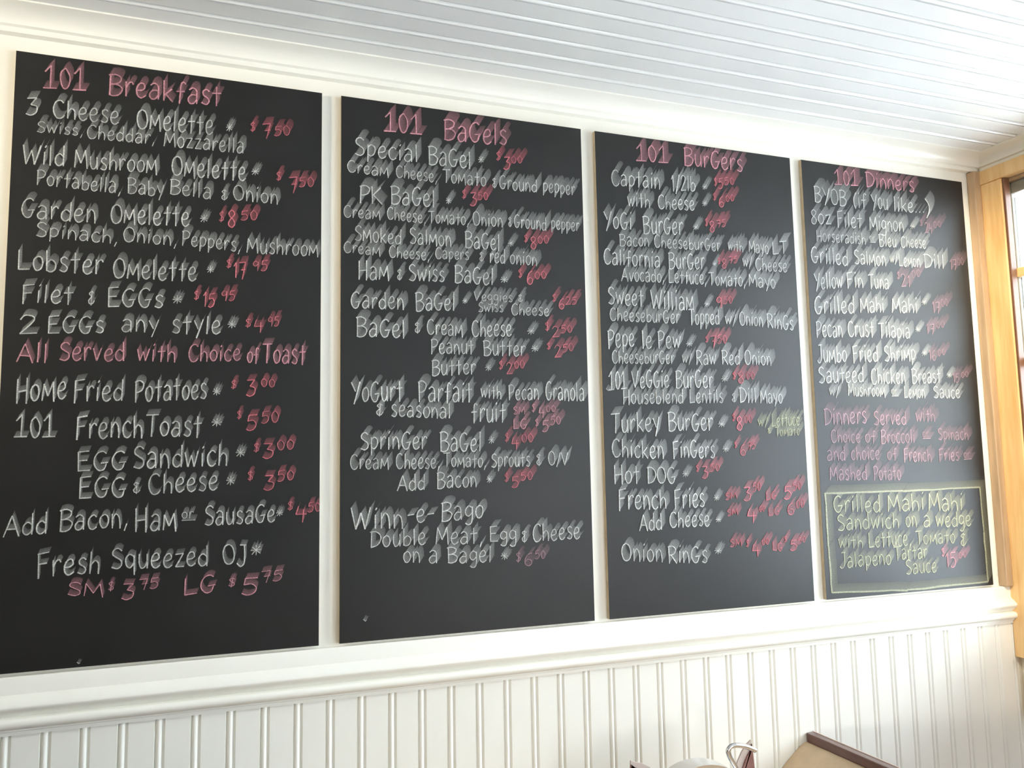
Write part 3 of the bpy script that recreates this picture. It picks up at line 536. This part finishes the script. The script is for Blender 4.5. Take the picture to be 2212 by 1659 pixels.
BD = (.85, .95, 1.0, .95)
SL = (1.0, .95, .85, .75)
for bi, (xa, xb, za, zb) in enumerate(EDG):
    bm = bmesh.new(); box(bm, xa, xb, 0.0, .0117, za, zb, bev=.0008)
    bm.normal_update()
    for f in bm.faces: f.material_index = 0 if f.calc_center_median().y < .0003 else 1
    bd = finish('chalkboard', bm, [M_board, M_bedge]); tag(bd, LAB[bi], 'chalkboard')
    for li, (col, runs) in enumerate(MENU[bi]):
        parts = []
        for r in runs:
            if col in 'rpd' and li and parts and r[0][0] in '$0123456789' and not (r[0] == '$' and parts[-1][-1][0] not in ('SM', 'LG')) and parts[-1][0][0][0] in '$0123456789SL' and len(parts[-1][0][0]) < 3:
                parts[-1].append(r)
            else: parts.append([r])
        for rs in parts:
            c = Chalk(xa, xb)
            for r in rs:
                if r[0] == '#':
                    pts = [(x/10000, z/10000) for (x, z) in r[1]]
                    for a, b in zip(pts, pts[1:]):
                        seg = [(a[0]+(b[0]-a[0])*k/5 + random.uniform(-.001, .001), a[1]+(b[1]-a[1])*k/5 + random.uniform(-.0015, .0015)) for k in range(6)]
                        c.stroke(seg, (.022, .022), .006, .6)
                else: write_run(c, r, DEN[col]*BD[bi], SL[bi])
            f = rs[0][0]
            nm = 'chalk_frame' if f == '#' else 'chalk_heading' if li == 0 else 'chalk_price' if col in 'rpd' and (f[0] in '$0123456789' or f in ('SM', 'LG')) else 'chalk_word'
            o = c.build(nm, CH[col], bd)
            if nm == 'chalk_heading': o['label'] = 'pink chalk heading at the top of the board'
            if nm == 'chalk_frame': o['label'] = 'hand-drawn pale chalk frame around the lowest entry'
            if nm == 'chalk_word' and col != 'w': o['label'] = {'p': 'pink', 'd': 'faded pink', 'y': 'pale yellow'}[col] + ' chalk word'
            if nm == 'chalk_price': o['label'] = {'r': 'red', 'p': 'pink', 'd': 'faded pink'}[col] + ' chalk price'
def tick(bi, x, z, s):
    c = Chalk()
    c.stroke([(x-.3*s, z+.1*s), (x, z-.15*s), (x+.15*s, z)], (.35*s, .6*s), .0016, 1.0)
    c.build('chalk_mark', CH['w'], [o for o in COL.objects if o.name.startswith('chalkboard')][bi])
tick(0, .153, 1.1585, .012); tick(1, .703, 1.195, .016); tick(2, 1.304, 1.705, .02)

# ---------------- booth bench ----------------
bench = tag(empty('booth_bench', (1.80, -.60, 0)), 'tan padded booth bench with dark brown cap against white wainscot, lower right', 'bench')
bm = bmesh.new(); box(bm, 1.845, 1.866, -1.50, -.001, .798, .820, bev=.002)
child(finish('cap', bm, M_cap), bench)
bm = bmesh.new(); box(bm, 1.866, 1.8685, -1.50, -.001, .800, .8215)
o = child(finish('cap_edging', bm, M_capl), bench); o['label'] = 'pale worn edging strip along the cap'
bm = bmesh.new(); box(bm, 1.847, 1.864, -1.49, -.001, .0, .798); child(finish('back_panel', bm, M_cap), bench)
pad = [(1.8465, .797), (1.838, .797), (1.820, .787), (1.780, .757), (1.738, .722), (1.705, .680), (1.690, .62), (1.686, .55), (1.692, .49), (1.705, .46), (1.8465, .46)]
bm = bmesh.new(); extrude_profile(bm, pad, 'y', -1.48, -.001); child(finish('back_cushion', bm, M_tan, smooth=True), bench)
bm = bmesh.new(); box(bm, 1.36, 1.846, -1.48, -.02, .36, .455, bev=.02); child(finish('seat_cushion', bm, M_tan, smooth=True), bench)
bm = bmesh.new(); box(bm, 1.45, 1.846, -1.47, -.03, 0, .36, bev=.003); child(finish('base', bm, M_cap), bench)

# ---------------- table, menus, caddy ----------------
TZ = .735
table = tag(empty('cafe_table', (1.10, -.45, 0)), 'brown wooden table against the wainscot left of the booth bench, just below the frame', 'table')
bm = bmesh.new(); box(bm, .55, 1.685, -.85, -.014, TZ-.032, TZ, bev=.004); child(finish('tabletop', bm, M_table), table)
bm = bmesh.new(); tube(bm, [(1.2, -.45, .03), (1.2, -.45, TZ-.033)], .035, 16); child(finish('pedestal', bm, M_black, smooth=True), table)
bm = bmesh.new(); box(bm, .95, 1.45, -.50, -.40, 0, .03, bev=.008); box(bm, 1.15, 1.25, -.72, -.18, 0, .029, bev=.008); child(finish('foot', bm, M_black), table)
# menus standing behind the chrome caddy, their tops curved like sails
def sail(name, lab, top, foot, y, sx):
    r = tag(empty(name, (top[0][0], y, TZ)), lab, 'menu')
    def panel(off, th, dx, dz, m, nm):
        pts = [(p[0]+dx*(i > 0), p[1]-dz) for i, p in enumerate(top)]
        poly = pts + [(pts[-1][0], TZ+.0085), (foot, TZ+.0085)]
        bm = bmesh.new(); extrude_profile(bm, poly, 'y', y+off-th, y+off)
        return child(finish(nm, bm, m), r)
    panel(0, .004, 0, 0, M_mpage, 'page_block')['label'] = 'greyish pink rim of the pages'
    panel(-.0042, .003, .013*sx, .007, M_menu, 'cover')
    return r
CY = -.25
sail('menu', 'brown menu with pale rim, right of the chrome handle, its pointed corner rising highest', [(1.509,.911),(1.497,.903),(1.484,.889),(1.473,.872),(1.465,.852),(1.459,.825),(1.456,.790)], 1.521, CY+.022, 1)
sail('menu', 'brown menu whose corner just peeks up left of the chrome arch', [(1.218,.903),(1.228,.8985),(1.245,.894),(1.262,.884),(1.275,.868),(1.285,.84)], 1.206, CY+.034, -1)
caddy = tag(empty('menu_caddy', (1.352, CY, TZ)), 'brushed chrome menu caddy with arched rim and looped handle, on the table', 'caddy')
def arch(a, b, n=22):
    return [(1.352 - a*math.cos(math.pi*k/n), .795 + b*math.sin(math.pi*k/n)) for k in range(n+1)]
bm = bmesh.new()
out = [(1.352-.120, TZ+.008)] + arch(.120, .1010) + [(1.352+.120, TZ+.008)]
inn = [(1.352-.109, TZ+.008)] + arch(.109, .0900) + [(1.352+.109, TZ+.008)]
rows = [[bm.verts.new((p[0], y, p[1])) for p in L] for L, y in ((out, CY-.035), (out, CY+.012), (inn, CY+.012), (inn, CY-.035))]
for k in range(len(out)-1):
    for a in range(4):
        b = (a+1) % 4; bm.faces.new((rows[a][k], rows[a][k+1], rows[b][k+1], rows[b][k]))
child(finish('rim_band', bm, M_chrome, smooth=True), caddy)
bm = bmesh.new()
A = [bm.verts.new((p[0], CY+.004, p[1])) for p in inn]; B = [bm.verts.new((p[0], CY+.010, p[1])) for p in inn]
bm.faces.new(A); bm.faces.new(B[::-1])
for k in range(len(A)-1): bm.faces.new((A[k], B[k], B[k+1], A[k+1]))
child(finish('backing', bm, M_menu), caddy)['label'] = 'brown leatherette backing inside the arch'
bm = bmesh.new()
tube(bm, catmull([(1.470, CY-.02, TZ+.008), (1.458, CY-.02, .80), (1.446, CY-.02, .862), (1.426, CY-.02, .900), (1.424, CY-.02, .914), (1.438, CY-.02, .9205), (1.466, CY-.02, .915), (1.492, CY-.02, .903)], 5), .0052, 10)
child(finish('handle', bm, M_chrome, smooth=True), caddy)
bm = bmesh.new(); box(bm, 1.205, 1.535, CY-.05, CY+.045, TZ+.0004, TZ+.008, bev=.002); child(finish('tray', bm, M_chrome), caddy)
